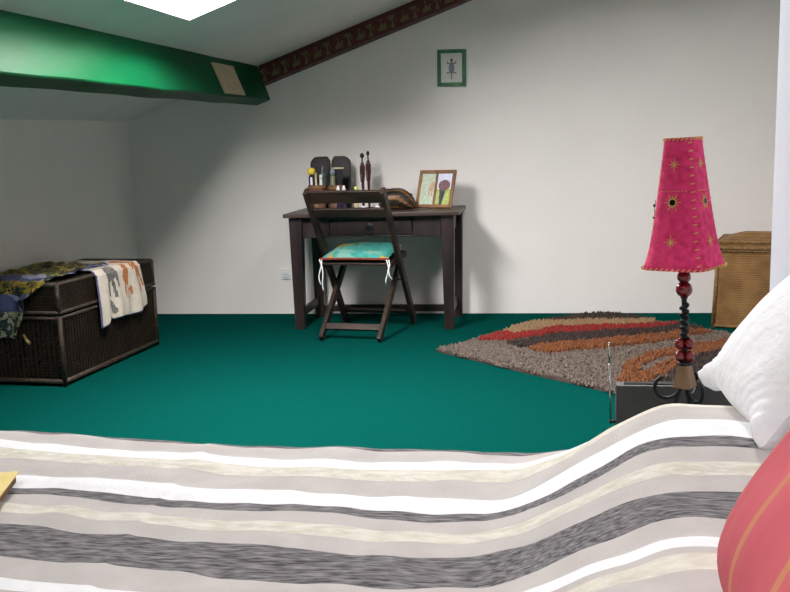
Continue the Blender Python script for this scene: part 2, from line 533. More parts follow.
pv = [on_face(u, y, o) for o in (.001, .008) for (u, y) in ((.012, 5.46), (.012, 5.87), (.205, 5.84), (.205, 5.43))]
pb.add(pv, [(3, 2, 1, 0), (4, 5, 6, 7), (0, 1, 5, 4), (1, 2, 6, 5), (2, 3, 7, 6), (3, 0, 4, 7)])
tag(pb.build('patch', 'kraft', bm_), 'unpainted tan patch')

# burgundy border with olive figures, under the slope on the back wall
tb = B()
bx0, bx1 = -1.875, XRIDGE
def bpt(x, d, y):
    return (x, y, ceil_z(x, WY) - d)
def strip(bl, d0, d1, y0):
    vs = [bpt(x, d, y) for y in (y0, WY) for d in (d0, d1) for x in (bx0, bx1)]
    bl.add(vs, [(0, 1, 3, 2), (4, 6, 7, 5), (0, 4, 5, 1), (2, 3, 7, 6), (0, 2, 6, 4), (1, 5, 7, 3)])
strip(tb, -.01, .135, WY - .012)
trim = struct(tag(tb.build('trim_1', 'border'), 'burgundy border with olive figures along the sloping ceiling'))
eb = B(); strip(eb, .135, .156, WY - .02); eb.build('moulding', 'border_edge', trim)
sl = math.atan(SL)
def motif_mesh(kind):
    b = B()
    mx = Matrix.Identity(4)
    if kind == 0:      # upright figure with raised arms
        for poly in ([(-.006, 0), (.008, 0), (.006, .05), (-.004, .05)], [(-.004, .05), (.006, .05), (.03, .075), (.022, .082), (.001, .06)],
                     [(-.004, .05), (.004, .056), (-.02, .085), (-.028, .078)], arc(.002, .076, .011, 0, 330, 9), [(-.024, 0), (-.006, 0), (-.002, .03), (-.008, .03)], [(.02, .03), (.032, .045), (.03, .06), (.02, .05)]):
            b.prism(poly, .002, mx)
    else:              # crouching animal with a hump
        for poly in ([(-.032, 0), (.026, 0), (.03, .014), (.012, .03), (.004, .052), (-.01, .035), (-.03, .018)], arc(.004, .064, .009, 0, 330, 9),
                     [(.02, .01), (.038, .04), (.03, .044), (.012, .022)]):
            b.prism(poly, .002, mx)
    return b.mesh('motif', 'motif')
mm = [motif_mesh(0), motif_mesh(1)]
x = bx0 + .05
k = 0
while x < bx1 - .05:
    o = bpy.data.objects.new('motif', mm[k % 2])
    COL.objects.link(o); o.parent = trim
    o.location = (x, WY - .0145, ceil_z(x, WY) - .122 + (.012 if k % 2 else 0))
    o.rotation_euler = (0, -sl, 0)
    x += .077; k += 1

# wall socket
so = thing('wall_socket', 'small white wall socket low beside the desk leg', 'socket', (-1.752, WY, .255))
B().box(-.037, .037, -.010, 0, 0, .08).build('plate', 'plastic_white', so, bevel=.004)
B().lathe([(.024, 0), (.026, .004), (.022, .006)], (0, 0, 0), 20).build('well', 'plastic_white', so).matrix_local = Matrix.Translation((0, -.010, .04)) @ Matrix.Rotation(math.radians(90), 4, 'X')
for dx in (-.009, .009):
    B().lathe([(.003, 0), (.003, .002)], (0, 0, 0), 8).build('pin_hole', 'plastic_black', so).matrix_local = Matrix.Translation((dx, -.0165, .04)) @ Matrix.Rotation(math.radians(90), 4, 'X')

# lizard picture
pic = thing('framed_picture', 'small green framed lizard picture hanging on the white wall', 'picture', (-.516, WY, 1.588))
pic.rotation_euler = (0, math.radians(.8), 0)
W2, H2, fw = .098, .245, .024
for (a, b_, c, d) in ((-W2, -W2 + fw, 0, H2), (W2 - fw, W2, 0, H2), (-W2 + fw, W2 - fw, 0, fw), (-W2 + fw, W2 - fw, H2 - fw, H2)):
    B().box(a, b_, -.022, -.002, c, d).build('frame_rail', 'frame_green', pic, bevel=.003)
B().box(-W2 + fw, W2 - fw, -.010, -.003, fw, H2 - fw).build('print', 'paper', pic)
lb = B()
body = [(.020 * math.cos(t) , .118 + .034 * math.sin(t)) for t in [2 * math.pi * i / 18 for i in range(18)]]
lb.prism(body, .0012)
def lizpart(name, poly):
    q = B().prism(poly, .0014).build(name, 'lizard_dark', pic); q.location = (0, -.0117, 0)
lizpart('lizard_head', [(-.006, .148), (.006, .148), (.005, .168)] + arc(0, .176, .0095, -50, 230, 12) + [(-.005, .168)])
lizpart('lizard_tail', [(-.004, .086), (.004, .086), (.0025, .045), (-.0025, .045)])
for s in (-1, 1):
    lizpart('lizard_leg', [(s * .008, .143), (s * .03, .152), (s * .034, .166), (s * .028, .166), (s * .024, .157), (s * .006, .15)])
    lizpart('lizard_leg', [(s * .008, .092), (s * .026, .083), (s * .034, .09), (s * .03, .096), (s * .024, .090), (s * .01, .1)])
lz = lb.build('lizard_body', 'lizard', pic); lz.location = (0, -.0115, 0)

# ================================================================== BED
bed = thing('bed', 'low bed under the striped blanket, seen only at its edges', 'bed', (-.43, 1.13, 0))
B().box(-1.0, 1.0, -.66, .66, .16, .30).build('base', 'night', bed, bevel=.01)
B().box(-1.0, 1.01, -.67, .67, .30, .525).build('mattress', 'mattress', bed, bevel=.04)
for (i, j) in ((-1, -1), (1, -1), (1, 1), (-1, 1)):
    B().box(i * .9 - .03, i * .9 + .03, j * .58 - .03, j * .58 + .03, 0, .16).build('leg', 'night', bed)

# striped blanket: rows follow the stripe edges (s measured from the far edge of the mattress)
STR = [(-.42, 'b_grey'), (-.38, 'b_beige'), (-.28, 'b_white'), (-.24, 'b_beige'), (-.12, 'b_cream'), (-.08, 'b_beige'), (-.022, 'b_grey'), (.046, 'b_beige'), (.106, 'b_white'), (.148, 'b_cream'), (.205, 'b_beige'), (.288, 'b_white'), (.356, 'b_grey'),
       (.390, 'b_beige'), (.437, 'b_cream'), (.476, 'b_beige'), (.530, 'b_grey'), (.632, 'b_beige'), (.695, 'b_white'), (.726, 'b_beige'), (.746, 'b_cream'), (.788, 'b_beige'),
       (.85, 'b_grey'), (.88, 'b_white'), (.95, 'b_beige'), (1.03, 'b_cream'), (1.08, 'b_beige'), (1.15, 'b_white'), (1.2, 'b_beige'), (1.36, None)]
def blanket_pt(X, s, mid):
    """X room x, s across; mid 0..1 puff within a stripe"""
    xc = -.69 + .08 * (s - .05)
    wob = .007 * sstep(xc - .010, xc + .010, X) + .015 * noise.noise(Vector((X * 7.5, s * 4, 1.3))) + .009 * noise.noise(Vector((X * 14, s * 11, 7)))
    g = .0475 * (math.sqrt((X + .33) ** 2 + .012) - (X + .33)) + .008
    sv = s + wob
    hump = .152 * sstep(-.03, .30, X + .13 * s) * sstep(-.03, .205, s)
    hump *= 1 - .26 * sstep(.26, .6, s)
    edge_r = .05
    if sv >= edge_r:
        y, z = 1.85 - sv, .552
    elif sv > edge_r - edge_r * math.pi / 2:
        a = (edge_r - sv) / edge_r
        y, z = 1.80 + edge_r * math.sin(a), .552 - edge_r + edge_r * math.cos(a)
    else:
        y, z = 1.85 + .012 * math.sin(X * 17) * min(1, (-sv - .02) * 6), .502 - (-sv - (math.pi / 2 - 1) * edge_r)
    z += hump + .010 * noise.noise(Vector((X * 2.2, s * 3, 5))) + .0022 * math.exp(-((X - xc) / .014) ** 2) + .0035 * mid + .004 * noise.noise(Vector((X * 11, s * 9, 2)))
    return (X, y + g, max(z, .06))
bl = B()
names = ['b_beige', 'b_white', 'b_cream', 'b_grey']
rows = []
for i in range(len(STR) - 1):
    s0, nm = STR[i]; s1 = STR[i + 1][0]
    n = max(2, int((s1 - s0) / .016))
    for k in range(n):
        t = k / n
        puff = {'b_white': 1.0, 'b_cream': .8, 'b_grey': .35, 'b_beige': .1}[nm] * math.sin(math.pi * t)
        rows.append((s0 + (s1 - s0) * t, puff, names.index(nm)))
rows.append((STR[-1][0], 0, 0))
NX = 190
X0, X1 = -1.47, .635
for (s, p, nm) in rows:
    for i in range(NX + 1):
        bl.v.append(blanket_pt(X0 + (X1 - X0) * i / NX, s, p))
for r in range(len(rows) - 1):
    for i in range(NX):
        a = r * (NX + 1) + i
        bl.f.append((a, a + NX + 1, a + NX + 2, a + 1)); bl.mi.append(rows[r][2])
blk = bl.build('striped_blanket', names, None, True, fix=False, solid=.006)
tag(blk, 'wavy striped blanket in beige, white, cream and grey spread over the bed', 'blanket')

# pillows
def pillow_mesh(wd, ht, th, ear, seed, wr, mfn=None, n=64, pw=2.3):
    b = B()
    def side(sg):
        def fn(u, v):
            x, y = 2 * u - 1, 2 * v - 1
            ax, ay = abs(x), abs(y)
            e = math.exp(-((ax - 1) ** 2 + (ay - 1) ** 2) / .05)
            k = (1 - .07 * (1 - ay ** 2) * ax ** 4) * math.sqrt(1 - .30 * y * y * ax ** 2) + ear * e
            k2 = (1 - .07 * (1 - ax ** 2) * ay ** 4) * math.sqrt(1 - .30 * x * x * ay ** 2) + ear * e
            px, py = x * wd / 2 * k, y * ht / 2 * k2
            t = max(0, (1 - ax ** pw)) ** .55 * max(0, (1 - ay ** pw)) ** .55
            t = t + (.42 if ear else .1) * e * max(0, 1 - max(ax, ay) ** 7) ** .5
            nz = noise.noise(Vector((px * 9, py * 9, seed))) * .6 + noise.noise(Vector((px * 22, py * 14, seed + 3))) * .4
            corner = abs(x) ** 2 * abs(y) ** 2
            cr = math.sin(40 * (abs(x) + abs(y)) + 5 * nz) * corner * (1 - max(abs(x), abs(y)) ** 10)
            return (px, py, sg * (th / 2 * t + wr * nz * min(1, t * 2) + .006 * cr * (1 if wr > .004 else .4)))
        return fn
    b.grid(side(1), n, n, mfn)
    b.grid(side(-1), n, n, mfn)
    return b
def place_frame(o, origin, ex, ey):
    ex = Vector(ex).normalized(); ey = Vector(ey)
    ey = (ey - ex * ey.dot(ex)).normalized()
    ez = ex.cross(ey)
    mx = Matrix.Identity(4)
    for i in range(3):
        mx[i][0], mx[i][1], mx[i][2], mx[i][3] = ex[i], ey[i], ez[i], origin[i]
    o.matrix_world = mx
# white pillow: lower edge runs away from the viewer along the bed head
pw_ = pillow_mesh(.385, .395, .15, .16, 2.1, .005).build('white_pillow', 'pillow_white', None, True)
place_frame(pw_, (.483, 1.645, .846), (.046, -1, -.01), (.68, 0, .733))
tag(pw_, 'plump white pillow leaning on its edge at the bed head', 'pillow')
pp = pillow_mesh(.46, .46, .20, .0, 6.4, .004, None, n=90, pw=3.2).build('pink_pillow', 'pillow_pink', None, True)
place_frame(pp, (.369, .885, .824), (.06, -1, .02), (.60, 0, .80))
tag(pp, 'dusty pink cushion with thin gold stripes in front of the white pillow', 'cushion')

# yellow card folder lying at the left on the blanket
yc = thing('yellow_folder', 'yellow card folder lying on the blanket at the left edge', 'folder', (-1.022, 1.4725, .572), math.radians(16))
B().box(-.16, .075, -.15, .062, .0, .016).build('pages', 'brown_card', yc)
B().box(-.165, .08, -.155, .067, .016, .020).build('cover', 'yellow_card', yc, bevel=.001)

# ================================================================== DESK
desk = thing('writing_desk', 'dark wooden writing desk with one drawer against the back wall', 'desk', (-1.02, 5.88, 0))
DX, DY = -1.02, 5.88
def db(x0, x1, y0, y1, z0, z1, name, mt='desk', par=None, bevel=.004):
    o = B().box(x0 - DX, x1 - DX, y0 - DY, y1 - DY, z0, z1).build(name, mt, par or desk, bevel=bevel)
    return o
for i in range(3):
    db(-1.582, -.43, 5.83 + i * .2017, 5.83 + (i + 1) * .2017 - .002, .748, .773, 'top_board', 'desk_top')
for (x, y) in ((-1.512, 5.912), (-.512, 5.912), (-1.478, 6.37), (-.492, 6.37)):
    B().bar((x - DX, y - DY, .748), (x - DX, y - DY, 0), .085, .085, taper=.74).build('leg', 'desk', desk, bevel=.004)
db(-1.47, -1.29, 5.895, 5.92, .61, .748, 'front_rail'); db(-.74, -.555, 5.895, 5.92, .61, .748, 'front_rail')
db(-1.29, -.74, 5.895, 5.92, .722, .748, 'front_rail'); db(-1.29, -.74, 5.895, 5.92, .61, .622, 'front_rail')
db(-1.44, -.53, 6.37, 6.39, .61, .748, 'rear_rail')
db(-1.52, -1.498, 5.96, 6.34, .63, .748, 'side_rail'); db(-.51, -.488, 5.96, 6.34, .63, .748, 'side_rail')
dr = db(-1.286, -.744, 5.888, 5.915, .625, .719, 'drawer', 'desk', desk, .003)
hb = B(); hb.tube([(.028 * math.cos(a), -.012, -.014 + .024 * math.sin(a)) for a in [2 * math.pi * i / 16 for i in range(16)]], .0045, 6, True)
hp = hb.build('ring_pull', 'iron', dr); hp.location = (-1.02 - DX, 5.888 - DY, .675)
hq = B().lathe([(.026, 0), (.026, .004), (.012, .010), (.006, .014)], (0, 0, 0), 14).build('backplate', 'iron', dr)
hq.matrix_local = Matrix.Translation((-1.02 - DX, 5.888 - DY, .679)) @ Matrix.Rotation(math.radians(90), 4, 'X')
db(-1.50, -1.475, 5.95, 6.35, .09, .145, 'stretcher'); db(-.515, -.49, 5.95, 6.35, .09, .145, 'stretcher')
db(-1.45, -.515, 6.355, 6.38, .035, .085, 'stretcher')

# ---- things on the desk (top at .773)
DT = .7735
def board(x0, x1, rs, label):
    w_ = x1 - x0
    r = .055
    H = .363
    if rs < 0: poly = [(0, 0), (w_ - .015, 0), (w_, H - .03), (w_ - .02, H)] + arc(r, H - r, r, 90, 180, 8)[1:]
    else: poly = [(.015, 0), (w_, 0)] + arc(w_ - r, H - r, r, 0, 90, 8) + [(.02, H), (0, H - .03)]
    o = thing('wooden_board', label, 'wood carving', (x0, 6.29, DT), 0, 'pair of dark carved boards')
    b = B().prism(poly, .026); q = b.build('board_panel', 'carved', o, bevel=.004)
    inn = [(w_ / 2 + (p[0] - w_ / 2) * .84, H / 2 + (p[1] - H / 2) * .93) for p in poly]
    q2 = B().prism(inn, .006).build('raised_face', 'carved', o, bevel=.003); q2.location = (0, -.006, 0)
    o.rotation_euler = (math.radians(-4), 0, 0)
board(-1.497, -1.357, -1, 'dark carved board with rounded left shoulder behind the pen pots')
board(-1.347, -1.212, 1, 'dark carved board with rounded right shoulder behind the pen pots')
def pot(x, y, r, h, label):
    o = thing('pen_pot', label, 'pot', (x, y, DT), 0, 'brown pen pots')
    B().lathe([(r * .92, 0), (r, .01), (r, h - .004), (r * .985, h), (r * .88, h), (r * .88, .012)], (0, 0, 0), 24).build('cup', 'pot', o, True)
    B().lathe([(r * 1.03, h - .03), (r * 1.045, h - .022), (r * 1.03, h - .012)], (0, 0, 0), 24).build('band', 'pouch_band', o, True)
    return o
pot(-1.407, 6.10, .060, .175, 'wide brown pen pot at the left end of the desk')
pot(-1.282, 6.11, .050, .172, 'narrower brown pen pot beside the wide one')
# contents of the pots
bt = thing('bottle', 'small navy bottle with yellow cap standing in the wide pot', 'bottle', (-1.437, 6.08, DT + .013))
B().lathe([(.019, 0), (.02, .01), (.02, .215), (.012, .232)], (0, 0, 0), 16).build('body', 'plastic_navy', bt, True)
B().lathe([(.0145, .232), (.026, .236), (.026, .262), (.02, .275), (.008, .278)], (0, 0, 0), 16).build('cap', 'yellow', bt, True)
B().box(-.004, .010, -.0215, -.018, .165, .215).build('paper_label', 'plastic_white', bt)
def pen(x, y, z0, dx, dy, L, mt, label, r=.005, tip='plastic_white'):
    o = thing('pen', label, 'pen', (x, y, z0))
    a, b_ = Vector((0, 0, 0)), Vector((dx, dy, L))
    B().tube([a, b_ * .86], r, 8).build('barrel', mt, o, True)
    B().tube([b_ * .86, b_ * .97, b_], [r * 1.1, r * 1.1, r * .5], 8).build('pen_cap', tip, o, True)
pen(-1.405, 6.09, DT + .013, -.006, 0, .245, 'beige_wood', 'pale wooden stick standing in the wide pot', .007, 'beige_wood')
pen(-1.387, 6.12, DT + .013, .012, .03, .285, 'plastic_grey', 'slim grey blade pen leaning in the wide pot', .005, 'plastic_grey')
pen(-1.383, 6.085, DT + .013, .010, 0, .232, 'plastic_white', 'short white pen with white cap in the wide pot', .010)
pen(-1.368, 6.10, DT + .013, .016, 0, .24, 'plastic_green', 'dark green pen leaning at the right of the wide pot', .006, 'plastic_green')
gb = thing('glue_bottle', 'grey glue bottle with pale blue cap in the narrow pot', 'bottle', (-1.297, 6.10, DT + .013))
B().lathe([(.017, 0), (.018, .01), (.018, .215), (.013, .225)], (0, 0, 0), 16).build('body', 'glue', gb, True)
B().lathe([(.017, .225), (.018, .25), (.009, .268), (.004, .275)], (0, 0, 0), 16).build('cap', 'plastic_grey', gb, True)
su = thing('set_square', 'dark set square with pale top edge standing in the narrow pot', 'set square', (-1.27, 6.13, DT + .013))
B().prism([(-.028, 0), (.006, 0), (.042, .265), (-.042, .265)], .003).build('blade', 'plastic_black', su)
B().prism([(-.043, .265), (.043, .265), (.043, .275), (-.043, .275)], .004).build('rim', 'beige_wood', su)
for (x, y, h, lab) in ((-1.242, 6.0, .17, 'left of two small white vials before the narrow pot'), (-1.203, 6.0, .172, 'right of two small white vials before the narrow pot')):
    v = thing('vial', lab, 'vial', (x, y, DT), 0, 'small white vials')
    B().lathe([(.012, 0), (.013, .006), (.013, h * .62), (.006, h * .7)], (0, 0, 0), 14).build('body', 'plastic_navy', v, True)
    B().lathe([(.0085, h * .68), (.0125, h * .76), (.0115, h * .88), (.005, h)], (0, 0, 0), 14).build('stopper', 'plastic_white', v, True)
lv = thing('lime_bottle', 'tiny lime yellow bottle beside the slender statuettes', 'bottle', (-1.128, 6.02, DT))
B().lathe([(.014, 0), (.016, .006), (.016, .11), (.008, .125)], (0, 0, 0), 14).build('body', 'beige_wood', lv, True)
B().lathe([(.011, .125), (.012, .155), (.006, .165)], (0, 0, 0), 14).build('cap', 'plastic_lime', lv, True)
for (x, lab) in ((-1.068, 'small white shell dish on the desk before the statuettes'), (-.975, 'small white shell dish on the desk beside the striped pouch')):
    v = thing('shell_dish', lab, 'dish', (x, 5.96, DT), 0, 'small white dishes')
    B().lathe([(.008, 0), (.012, .004), (.017, .022), (.016, .036), (.013, .034), (.013, .02), (.006, .008)], (0, 0, 0), 16).build('bowl', 'plastic_white', v, True)
    B().lathe([(.010, 0), (.010, .003)], (0, 0, 0), 14).build('foot', 'plastic_grey', v, True)
# slender carved statuettes
def statuette(x, y, H, tw, label):
    o = thing('statuette', label, 'statuette', (x, y, DT), 0, 'slender carved figures')
    k = H / .4
    B().lathe([(.017, 0), (.018, .008), (.011, .012)], (0, 0, 0), 14).build('base', 'statue', o, True)
    prof = [(.010, .010), (.0125, .06), (.011, .12), (.0135, .17), (.012, .22), (.016, .265), (.0185, .30), (.014, .322), (.005, .332)]
    B().lathe([(r, z * k) for r, z in prof], (0, 0, 0), 14, .78, .7).build('body', 'statue', o, True)
    B().tube([(.0, 0, .325 * k), (0, 0, .358 * k)], .0048, 8).build('neck', 'statue_dark', o, True)
    B().ball((0, -.002, .375 * k), .0115 * tw, 12, 8, 1.5 / tw).build('head', 'statue_dark', o, True)
    for s in (-1, 1):
        B().tube([(s * .0140, 0, .305 * k), (s * .0155, -.006, .25 * k), (s * .010, -.010, .19 * k)], [.0045, .004, .003], 6).build('arm', 'statue', o, True)
statuette(-1.112, 6.21, .386, 1.35, 'slender red brown statuette with the wider head, left of the pair')
statuette(-1.073, 6.22, .40, .95, 'slender red brown statuette with the narrow head, right of the pair')
# striped pouch
po = thing('striped_pouch', 'dark pouch with brown stripes lying between statuettes and photo frame', 'pouch', (-.873, 6.12, DT))
pg = B()
def pouch(u, v):
    t = u * 2 - 1
    prof = (1 - abs(t) ** 3.2) ** .5 * (1 - .22 * sstep(0, 1, t))
    a = math.pi * 2 * v
    cx = -.125 + .25 * u
    ry, rz = .062 * prof + .004, .064 * prof + .004
    z = rz + rz * math.sin(a)
    return (cx + .012 * math.sin(a), ry * math.cos(a) * 1.05, max(0, z) * (1.02 + .03 * math.sin(5 * a)))
pg.grid(pouch, 26, 36, lambda u, v: 1 if (int(v * 18 + 1.2 * math.sin(u * 4)) % 3 == 0) else 0)
pg.build('bag', ['pouch', 'pouch_band'], po, True)
B().tube([(-.118, -.01, .10), (-.06, -.03, .136), (.03, -.02, .130), (.11, -.01, .094)], .006, 8).build('zip_seam', 'pouch', po, True)
# double photo frame, leaning back on a strut
pf = thing('photo_frame', 'wooden double photo frame standing at the right end of the desk', 'photo frame', (-.628, 6.14, DT + .004))
pf.rotation_euler = (math.radians(-20), 0, math.radians(-22))
FW, FH = .136, .262
for (a, b_, c, d) in ((-FW, -FW + .022, 0, FH), (FW - .022, FW, 0, FH), (-.008, .008, .022, FH - .024)):
    B().box(a, b_, -.010, .008, c, d).build('frame_stile', 'photo_wood', pf, bevel=.003)
for (c, d) in ((0, .022), (FH - .024, FH)):
    B().box(-FW + .022, FW - .022, -.009, .008, c, d).build('frame_rail', 'photo_wood', pf, bevel=.003)
B().bar((.0, .010, .18), (.0, .085, .036), .05, .004).build('strut', 'photo_wood', pf)
def photo(x0, x1, mfn, names, lab):
    z0, z1 = .022, FH - .024
    b = B().grid(lambda u, v: (x0 + (x1 - x0) * u, -.002, z0 + (z1 - z0) * v), 30, 44, mfn)
    o = b.build('photograph', names, pf, fix=False)
    tag(o, lab)
def ph1(u, v):
    if (u - .80) ** 2 / .03 + (v - .63) ** 2 / .008 < 1 or (abs(u - .62) < .05 and .3 < v < .55) or (abs(u - .82) < .05 and .28 < v < .6) or (.55 < u < .9 and abs(v - .5) < .07): return 1
    return 0
def ph2(u, v):
    if v > .8: return 0
    if (u - .5) ** 2 / .17 + (v - .62) ** 2 / .03 < 1: return 2
    if v < .56 and abs(u - .42 + .1 * (.5 - v)) < .26 * (v + .35): return 1
    return 3 if v < .5 else 0
photo(-FW + .022, -.008, ph1, ['ph_green', 'ph_skin'], 'pale green snapshot')
photo(.008, FW - .022, ph2, ['ph_sky', 'ph_dark', 'ph_plum', 'ph_grass'], 'snapshot of an animal on grass')

# ================================================================== FOLDING CHAIR (faces the desk)
ch = thing('folding_chair', 'dark wooden folding chair pulled up to the desk', 'chair', (-1.057, 5.785, 0), -.135)
wo_, wi_ = .245, .190
ra, rb_ = Vector((0, -.316, .935)), Vector((0, .346, .012))
def rail(t): return ra + (rb_ - ra) * t
for s in (-1, 1):
    B().bar(ra + Vector((s * wo_, 0, 0)), rb_ + Vector((s * wo_, 0, 0)), .026, .058).build('back_leg', 'chair', ch, bevel=.004)
    B().bar(Vector((s * wi_, -.300, .012)), Vector((s * wi_, .215, .44)), .026, .052).build('front_leg', 'chair', ch, bevel=.004)
    B().tube([(s * (wi_ - .013), .105, .337), (s * (wo_ + .014), .105, .337)], .006, 8).build('pivot_bolt', 'chrome', ch, True)
    B().bar((s * .219, -.165, .452), (s * .219, .25, .492), .022, .038).build('seat_rail', 'chair', ch, bevel=.004)
def slat(t0, t1, name):
    a, b_ = rail(t0), rail(t1)
    B().bar(a, b_, wo_ * 2 - .02, .02).build(name, 'chair', ch, bevel=.004)
slat(.002, .082, 'back_slat'); slat(.122, .178, 'back_slat')
for k in range(6):
    t = k / 5
    y = -.135 + .36 * t
    z = .455 + .04 * (y + .165) / .415
    B().bar((-.208, y, z + .012), (.208, y, z + .012), .052, .014, side=(0, 1, .09)).build('seat_slat', 'chair', ch, bevel=.003)
B().bar((-wi_, -.225, .080), (wi_, -.225, .080), .018, .045, side=(0, 1, -1)).build('stretcher', 'chair', ch, bevel=.003)
B().bar((-wo_, .285, .095), (wo_, .285, .095), .018, .04, side=(0, 1, 1)).build('stretcher', 'chair', ch, bevel=.003)

# cushion
M['cushion'] = mat_cells('teal_cushion_print', [(.03, .24, .2), (.05, .32, .27), (.035, .27, .23), (.14, .33, .27), (.42, .27, .05), (.04, .29, .25)], 17, .9)
cu = thing('seat_cushion', 'teal and gold cushion with white ties on the folding chair', 'cushion', (-1.057, 5.785, 0), -.135)
cg = B()
def cush(sg):
    def fn(u, v):
        x, y = 2 * u - 1, 2 * v - 1
        t = max(0, 1 - abs(x) ** 3) ** .6 * max(0, 1 - abs(y) ** 3) ** .6
        px, py = -.006 + x * .223 * (1 - .05 * (1 - y * y)), .04 + y * .205 * (1 - .05 * (1 - x * x))
        zb = .484 + .12 * (py + .165) + .016
        return (px, py, zb + (.040 * t + .005 * noise.noise(Vector((px * 12, py * 12, 0))) * t if sg > 0 else -.004 * t) )
    return fn
cg.grid(cush(1), 34, 34); cg.grid(cush(-1), 20, 20)
cg.build('pad', 'cushion', cu, True)
B().tube([cush(1)(u, 0) for u in [i / 20 for i in range(21)]], .008, 8).build('piping', 'cushion_red', cu, True)
for s, L in ((-1, .20), (1, .15)):
    x0 = -.006 + s * .221
    for q in range(2):
        pts = [Vector((x0 + .004 * q, -.165, .498)) + Vector((.012 * math.sin(t * 5 + q) + .014 * t * (q * 2 - 1) * s + .02 * t, -.012 - .01 * math.sin(3 * t), -L * (1 - .2 * q) * t)) for t in [i / 10 for i in range(11)]]
        B().tube(pts, .0042, 6).build('tie', 'white_cloth', cu, True)

# ================================================================== WICKER TRUNK
FRc = Vector((-2.387, 4.36, 0)); ldir = Vector((.083, .9965, 0)); wdir = Vector((-.9965, .083, 0))
c = FRc + ldir * .515 + wdir * .24
TRZ = -.083
tr = thing('wicker_trunk', 'large dark brown wicker trunk under the green beam', 'trunk', c, TRZ)
tx, ty, tz, lz0 = .24, .515, .545, .375
B().box(-tx + .006, tx - .006, -ty + .006, ty - .006, .02, lz0 - .006).build('body', 'trunk', tr, bevel=.01)
lid = B().box(-tx + .002, tx - .002, -ty + .002, ty - .002, lz0 + .004, tz).build('lid', 'trunk', tr, bevel=.014)
def ring(z, r, e, name, par):
    b = B()
    x_, y_ = tx + e, ty + e
    P4 = [(-x_, -y_, z), (x_, -y_, z), (x_, y_, z), (-x_, y_, z)]
    for i in range(4):
        b.tube([P4[i], P4[(i + 1) % 4]], r, 8)
    return b.build(name, 'trunk_rim', par, True)
ring(.026, .014, -.004, 'bottom_rim', tr); ring(lz0 - .014, .011, -.004, 'body_rim', tr)
ring(lz0 + .014, .011, -.002, 'lid_rim', lid); ring(tz - .010, .012, -.008, 'lid_edge', lid)
for (i, j) in ((-1, -1), (1, -1), (1, 1), (-1, 1)):
    B().tube([(i * (tx - .004), j * (ty - .004), .0), (i * (tx - .004), j * (ty - .004), lz0 - .006)], .013, 8).build('corner_post', 'trunk_rim', tr, True)
    B().tube([(i * (tx - .006), j * (ty - .006), lz0 + .006), (i * (tx - .006), j * (ty - .006), tz - .008)], .012, 8).build('corner_post', 'trunk_rim', lid, True)
def stakes(z0, z1, par):
    b = B()
    n = 38
    for i in range(1, n):
        y = -ty + 2 * ty * i / n
        for s in (-1, 1):
            b.bar((s * (tx - .0052), y, z0), (s * (tx - .0052), y, z1), .014, .009, side=(0, 1, 0))
    n = 18
    for i in range(1, n):
        x_ = -tx + 2 * tx * i / n
        for s in (-1, 1):
            b.bar((x_, s * (ty - .0052), z0), (x_, s * (ty - .0052), z1), .009, .014, side=(0, 1, 0))
    o = b.build('wicker_stakes', 'trunk', par); o['kind'] = 'stuff'
stakes(.03, lz0 - .012, tr); stakes(lz0 + .012, tz - .012, lid)
B().tube([(.03, -ty - .014, .275), (.06, -ty - .03, .245), (.075, -ty - .03, .232)], [.006, .008, .010], 8).build('latch_peg', 'brass', tr, True)

# cream animal-print cloth over the right-hand edge of the trunk
GIR = [[(.62, .30), (.69, .30), (.70, .44), (.66, .60), (.665, .80), (.635, .80), (.64, .62), (.60, .60), (.575, .78), (.55, .78), (.57, .58), (.545, .48), (.585, .42)],
       [(.80, .10), (.88, .08), (.93, .30), (.94, .50), (.985, .72), (.955, .73), (.91, .54), (.89, .55), (.92, .78), (.89, .79), (.86, .52), (.84, .34)],
       [(.72, .10), (.80, .08), (.84, .26), (.83, .42), (.80, .44), (.78, .28)],
       [(.66, .66), (.72, .62), (.735, .74), (.70, .76)]]
GRY = [[(.24, .30), (.38, .28), (.45, .40), (.46, .60), (.42, .62), (.40, .48), (.36, .50), (.39, .74), (.35, .75), (.31, .52), (.28, .53), (.285, .72), (.25, .72), (.24, .5), (.21, .42)],
       [(.24, .78), (.30, .78), (.36, .92), (.34, .97), (.30, .95), (.26, .86)]]
cl = B()
def clothp(u, v):
    """u across (along trunk length), v along the fall: 0 on the lid, 1 at the hem"""
    y = -.172 + .49 * u
    fall = [.545 - .255, .545 - .275, .545 - .225][0] if u < .2 else (.545 - .25)
    hem = .295 + .012 * math.sin(u * 9 + 1.2) - .03 * math.exp(-((u - .22) / .05) ** 2) - .035 * max(0, u - .35)
    L1, L2 = .40, hem
    s = v * (L1 + L2)
    r = .02
    wave = .010 * math.sin(u * 17) + .006 * math.sin(u * 31 + 2)
    if s < L1 - r:
        return (tx + .004 - L1 + s + .0, y + .10 * (1 - v) * (.4 - u) , tz + .010 + .006 * (1 + noise.noise(Vector((u * 4, v * 6, 2)))) * min(1, (L1 - s) * 8) + .003)
    s2 = s - (L1 - r)
    if s2 < r * 1.571:
        a = s2 / r
        return (tx + .004 - r + r * math.sin(a) + .002, y, tz - r + .013 + r * math.cos(a))
    d = s2 - r * 1.571
    k = min(1, d * 5)
    return (tx + .018 + (wave + .012) * k, y + .09 * k * (u - .15) * .6, tz - r + .012 - d)
def clothm(u, v):
    if u < .022 or v > .985: return 3
    if any(inside(p, u, (v - .36) / .62) for p in GIR): return 1
    if any(inside(p, u, (v - .36) / .62) for p in GRY): return 2
    if .30 < v < .38 and .05 < u < .12: return 1
    return 0
cl.grid(clothp, 70, 90, clothm)
co = cl.build('animal_print_cloth', ['white_print', 'print_rust', 'print_grey', 'hem_blue'], None, True, fix=False, solid=.004)
